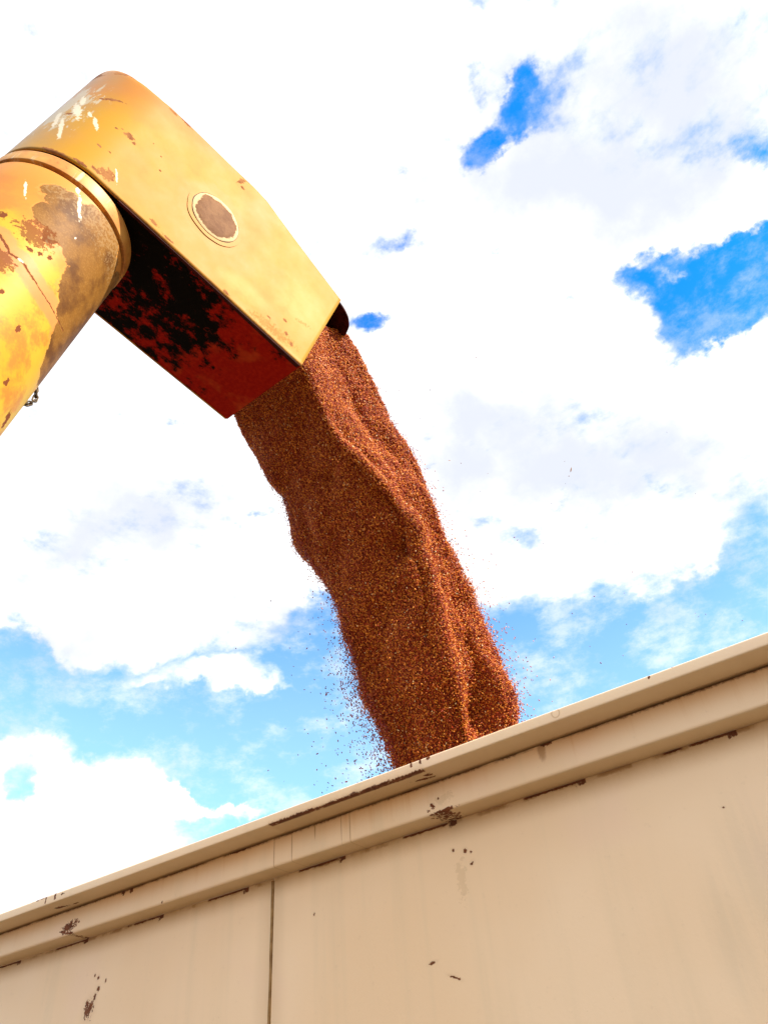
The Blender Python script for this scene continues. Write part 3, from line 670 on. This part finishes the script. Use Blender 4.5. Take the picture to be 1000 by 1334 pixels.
for i in range(NS):
    rag = min(1, max(0, (dist[i] - .30) / .6))
    for j in range(NT):
        p = Vector(Q[i, j]); a = j / NT * 2 * math.pi
        q = Vector((math.cos(a) * 1.5, math.sin(a) * 1.5, dist[i] * 1.25))
        w = .060 * rag * mnoise.noise(q * 1.2 + Vector((4, 1, 7))) + .050 * rag * mnoise.noise(q * 2.3)
        w += .022 * rag * mnoise.noise(p * 8) + .005 * mnoise.noise(p * 26)
        w -= .020 * rag * max(0, mnoise.noise(Vector((math.cos(a) * 3.2, math.sin(a) * 3.2, dist[i] * 2.0 + 5)))) 
        for hx, hy, hz, hr, hd in HOLES:
            dd = (p.x - hx) ** 2 + (p.y - hy) ** 2 + (p.z - hz) ** 2
            if dd < hr * hr * 6: w -= hd * math.exp(-dd / hr / hr)
        disp[i, j] = w; dens[i, j] = mnoise.noise(p * 5)
Q0 = Q.copy()
Q = Q + nr * disp[..., None]
# kernels scattered over the displaced surface
dS = np.linalg.norm(np.cross(np.roll(Q, -1, 1) - Q, ds), axis=2); pr = dS / dS.sum()
NK = 310000
idx = rng.choice(NS * NT, NK, p=pr.ravel()); ii, jj = idx // NT, idx % NT
i2 = np.clip(ii + 1, 0, NS - 1); j2 = (jj + 1) % NT; u, w = rng.random(NK)[:, None], rng.random(NK)[:, None]
base = (Q[ii, jj] * (1 - u) + Q[i2, jj] * u) * (1 - w) + (Q[ii, j2] * (1 - u) + Q[i2, j2] * u) * w
loose = np.clip((dist[ii] - .2) / 1.6, 0, 1)
deep = .003 + .004 * np.clip((dist[ii] - .15) / .6, 0, 1); off = -deep * rng.random(NK) + rng.exponential(.0008 + .0040 * loose)
far_ = rng.random(NK) < .10 * loose; off = np.where(far_, rng.exponential(.030, NK) * loose + off, off)
pos = base + nr[ii, jj] * off[:, None] + rng.normal(size=(NK, 3)) * .001
dr = tang[ii] * 1.6 + rng.normal(size=(NK, 3)) * (.55 + .35 * loose[:, None])
tone = np.clip(rng.normal(.52, .17, NK), 0, .92); tone[rng.random(NK) < .015] = 1
sz = rng.uniform(.8, 1.2, NK)
V, Fc, tn = kernels(pos, dr,   .0104 * sz, .0050 * sz, tone)
core = (Q - nr * (.005 + .004 * np.clip((dist - .15) / .6, 0, 1))[:, None, None]).reshape(-1, 3); quads = []
ai, aj = np.meshgrid(np.arange(NS - 1), np.arange(NT), indexing='ij'); a = (ai * NT + aj).ravel(); b = (ai * NT + (aj + 1) % NT).ravel()
quads = np.stack([a, b, b + NT, a + NT], 1)
g = grain_object('falling_grain', V, Fc, tn, (core, quads))
g['label'] = 'thick stream of reddish brown grain pouring from the spout into the trailer'; g['category'] = 'grain'
# loose kernels flying beside the stream
st = np.array(STREAM); ns = len(st)
def loose_cloud(n, lo, hi, side, scale0, scale1, pw, gap):
    t = lo + (hi - lo) * rng.random(n) ** pw; i = np.clip(t.astype(int), 0, ns - 2); u = (t - i)[:, None]
    s = st[i] * (1 - u) + st[i + 1] * u; k = ((t - lo) / (hi - lo))
    d = rng.exponential(1, n) * (scale0 + (scale1 - scale0) * k)
    return s[:, 0:3] + s[:, 3:6] * ((side * (s[:, 9] * gap + d))[:, None]) + s[:, 6:9] * rng.normal(-.06, .08, n)[:, None]
pts = np.concatenate([loose_cloud(1300, 2, 16, -1, .004, .014, .8, .985), loose_cloud(600, 2, 15, 1, .003, .008, .8, .985), loose_cloud(3400, 8.0, 16.5, -1, .012, .080, .70, .95), loose_cloud(300, 3, 9, -1, .006, .016, .8, .98), loose_cloud(140, 7, 17, -1, .12, .16, 1, 1), loose_cloud(110, 6, 15, 1, .012, .03, .9, .98), loose_cloud(50, 2, 15, 1, .1, .25, 1, 1)])
n = len(pts); sz = rng.uniform(.45, 1.0, n) + rng.exponential(.18, n)
V, Fc, tn = kernels(pts, np.tile([.1, .55, -.8], (n, 1)) + rng.normal(size=(n, 3)) * .7, .0105 * sz, .0055 * sz, np.clip(rng.normal(.1, .2, n), 0, .9))  # low tone paints in their dark backlit look
g = grain_object('scattered_grain', V, Fc, tn); g['label'] = 'loose grains flying free beside the falling stream'; g['category'] = 'grain'
# bits of chaff drifting in the air to the right of the stream
v, f = [], []
cp = np.array(CHAFF)
for x, y, z, s_ in cp:
    d = Vector(rng.normal(size=3) * .3) + Vector((.75, .1, .5)); d.normalize(); e = d.cross(Vector(rng.normal(size=3))).normalized(); n_ = d.cross(e); b = len(v); c_ = Vector((x, y, z))
    for a1, a2, a3 in ((-.6, 0, 0), (-.2, .16, .03), (.25, .13, .06), (.6, 0, .02), (.2, -.13, .05), (-.25, -.14, .02)):
        v.append(tuple(c_ + d * a1 * s_ + e * a2 * s_ + n_ * a3 * s_))
    for a1, a2, a3 in ((-.6, 0, 0), (-.2, .16, .03), (.25, .13, .06), (.6, 0, .02), (.2, -.13, .05), (-.25, -.14, .02)):
        v.append(tuple(c_ + d * a1 * s_ + e * a2 * s_ + n_ * (a3 + .05) * s_))
    f += [tuple(b + i for i in range(6)), tuple(b + 11 - i for i in range(6))] + [(b + i, b + (i + 1) % 6, b + 6 + (i + 1) % 6, b + 6 + i) for i in range(6)]
cc_ = cp[:, :3].mean(0)
m_chaff = simple('chaff', (.20, .08, .03), (.38, .18, .08), .8, 80)
ch = mesh_obj('chaff', [tuple(np.array(p) - cc_) for p in v], f, m_chaff, None, False, tuple(cc_)); ch['kind'] = 'stuff'; ch['label'] = 'tiny bits of chaff drifting in the air right of the stream'; ch['category'] = 'chaff'

# ------------------------------------------------------------------ ground
m_g = Mat('dry_ground', .95); X, Y, Z = m_g.coord(world=True); P = m_g.vec(X, Y, Z)
m_g.color(m_g.mix(m_g.noise(P, .6, 6, .7).step(.35, .65), (.065, .040, .022), (.095, .062, .034))); m_g.bump(m_g.noise(P, 9, 5, .7), .6, .05)
gr = mesh_obj('ground', [(-900, -900, 0), (900, -900, 0), (900, 900, 0), (-900, 900, 0)], [(0, 1, 2, 3)], m_g); gr['kind'] = 'structure'

# ------------------------------------------------------------------ sky
SUN = Vector((.80, .12, .59)).normalized()
W = bpy.data.worlds.new('World'); bpy.context.scene.world = W; W.use_nodes = True
wt = W.node_tree; bg = wt.nodes['Background']
class WM(Mat):
    def __init__(s): s.t = wt
w = WM()
sky = wt.nodes.new('ShaderNodeTexSky'); sky.sky_type = 'NISHITA'; sky.sun_disc = False
sky.sun_elevation = math.asin(SUN.z); sky.sun_rotation = math.atan2(SUN.x, SUN.y); sky.air_density = 1.0; sky.dust_density = .6; sky.ozone_density = 1.5
D = wt.nodes.new('ShaderNodeTexCoord').outputs['Generated']
dx, dy, dz = w.sep(D)
def vnoise(v, scale, detail, rough):
    n = wt.nodes.new('ShaderNodeTexNoise'); n.inputs['Scale'].default_value = scale; n.inputs['Detail'].default_value = detail; n.inputs['Roughness'].default_value = rough
    wt.links.new(v, n.inputs['Vector']); return n
wn_ = vnoise(D, 9, 5, .6); cx, cy, cz = w.sep(wn_.outputs['Color'])
wn2 = vnoise(D, 38, 5, .6); ex, ey, ez = w.sep(wn2.outputs['Color'])
K1, K2 = .07, .035
qx, qy, qz = dx + (cx - .5) * K1 + (ex - .5) * K2, dy + (cy - .5) * K1 + (ey - .5) * K2, dz + (cz - .5) * K1 + (ez - .5) * K2
q = w.vec(qx, qy, qz)
def dotv(v, c):
    n = wt.nodes.new('ShaderNodeVectorMath'); n.operation = 'DOT_PRODUCT'; wt.links.new(v, n.inputs[0]); n.inputs[1].default_value = c
    return S(wt, n.outputs['Value'])
def field(v, blobs):
    r_ = None
    for b in blobs:
        c = Vector(b[0:3]); t1, t2 = Vector(b[3:6]), Vector(b[6:9]); k1, k2 = 1.8 / t1.length, 1.8 / t2.length
        t1.normalize(); t2.normalize(); n_ = t1.cross(t2)
        mp = wt.nodes.new('ShaderNodeMapping'); mp.vector_type = 'TEXTURE'
        mp.inputs['Location'].default_value = c; mp.inputs['Scale'].default_value = (k1, k2, .9)
        mp.inputs['Rotation'].default_value = Matrix((t1, t2, n_)).transposed().to_euler()
        g_ = wt.nodes.new('ShaderNodeTexGradient'); g_.gradient_type = 'SPHERICAL'
        wt.links.new(v, mp.inputs['Vector']); wt.links.new(mp.outputs[0], g_.inputs[0])
        n2 = wt.nodes.new('ShaderNodeMath'); n2.operation = 'MULTIPLY_ADD'
        wt.links.new(g_.outputs['Fac'], n2.inputs[0]); n2.inputs[1].default_value = b[9]
        if r_ is None: n2.inputs[2].default_value = 0
        else: wt.links.new(r_.k, n2.inputs[2])
        r_ = S(wt, n2.outputs[0])
    return r_
gap = field(q, SKY_BLOBS)
puff = w.noise(D, 14, 8, .62); wisp = w.noise(w.vec(dx * 1.0, dy * 1.0, dz * 2.2), 22, 6, .62)
cover = 1.0 - gap * 1.12 + (puff - .5) * 1.3 + (wisp - .5) * 1.5
softm = w.noise(D, 3.3, 2, .5).step(.42, .6)
veil = w.noise(w.vec(dx, dy, dz * 1.8), 13, 8, .68).step(.44, .72) * .55
al = cover.step(-.15, 1.15) * (1.0 - softm) + cover.step(.18, .82) * softm
alpha = al + (1.0 - al) * veil * (1.0 - dz.step(.5, .75) * .4)
grey = field(q, SKY_GREYS)
soft = w.noise(q, 7, 6, .55)
shade = (grey * .95 + (soft - .5) * 1.6 + (puff - .5) * 1.0 + alpha.step(.4, 1.0, .35, 0)).max(0.0).min(1.2)
cl = w.mix(shade.step(.05, 1.15), (1.08, 1.08, 1.10), (.71, .745, .83))
hsv = wt.nodes.new('ShaderNodeMix'); hsv.data_type = 'RGBA'; hsv.blend_type = 'MULTIPLY'; hsv.inputs[0].default_value = 1
wt.links.new(sky.outputs[0], hsv.inputs[6]); wt.links.new(w.mix(dz.step(.42, .80), (.27, .33, .31), (.012, .19, .36)).k, hsv.inputs[7])
skyc = S(wt, hsv.outputs[2])
fin = w.mix(alpha, skyc, cl)
bg.inputs['Strength'].default_value = .61
wt.links.new(fin.k, bg.inputs['Color'])

sun = bpy.data.lights.new('sun', 'SUN'); sun.energy = 5.0; sun.angle = math.radians(.5); sun.color = (1, .93, .82)
so = bpy.data.objects.new('sun', sun); C.objects.link(so); so.rotation_mode = 'QUATERNION'; so.rotation_quaternion = SUN.to_track_quat('Z', 'Y'); so.location = (8, 1, 9)

# ------------------------------------------------------------------ camera
cam = bpy.data.cameras.new('camera'); co = bpy.data.objects.new('camera', cam); C.objects.link(co)
mw = Matrix(CAM_ROT).to_4x4(); mw.translation = (0, 0, 1.6); co.matrix_world = mw
cam.sensor_fit = 'VERTICAL'; cam.sensor_height = 36; cam.lens = 963 / 1334 * 36; cam.clip_end = 5000; cam.clip_start = .05
sc = bpy.context.scene; sc.camera = co
sc.view_settings.view_transform = 'Standard'; sc.view_settings.look = 'None'; sc.view_settings.exposure = 1.0; sc.view_settings.gamma = 1
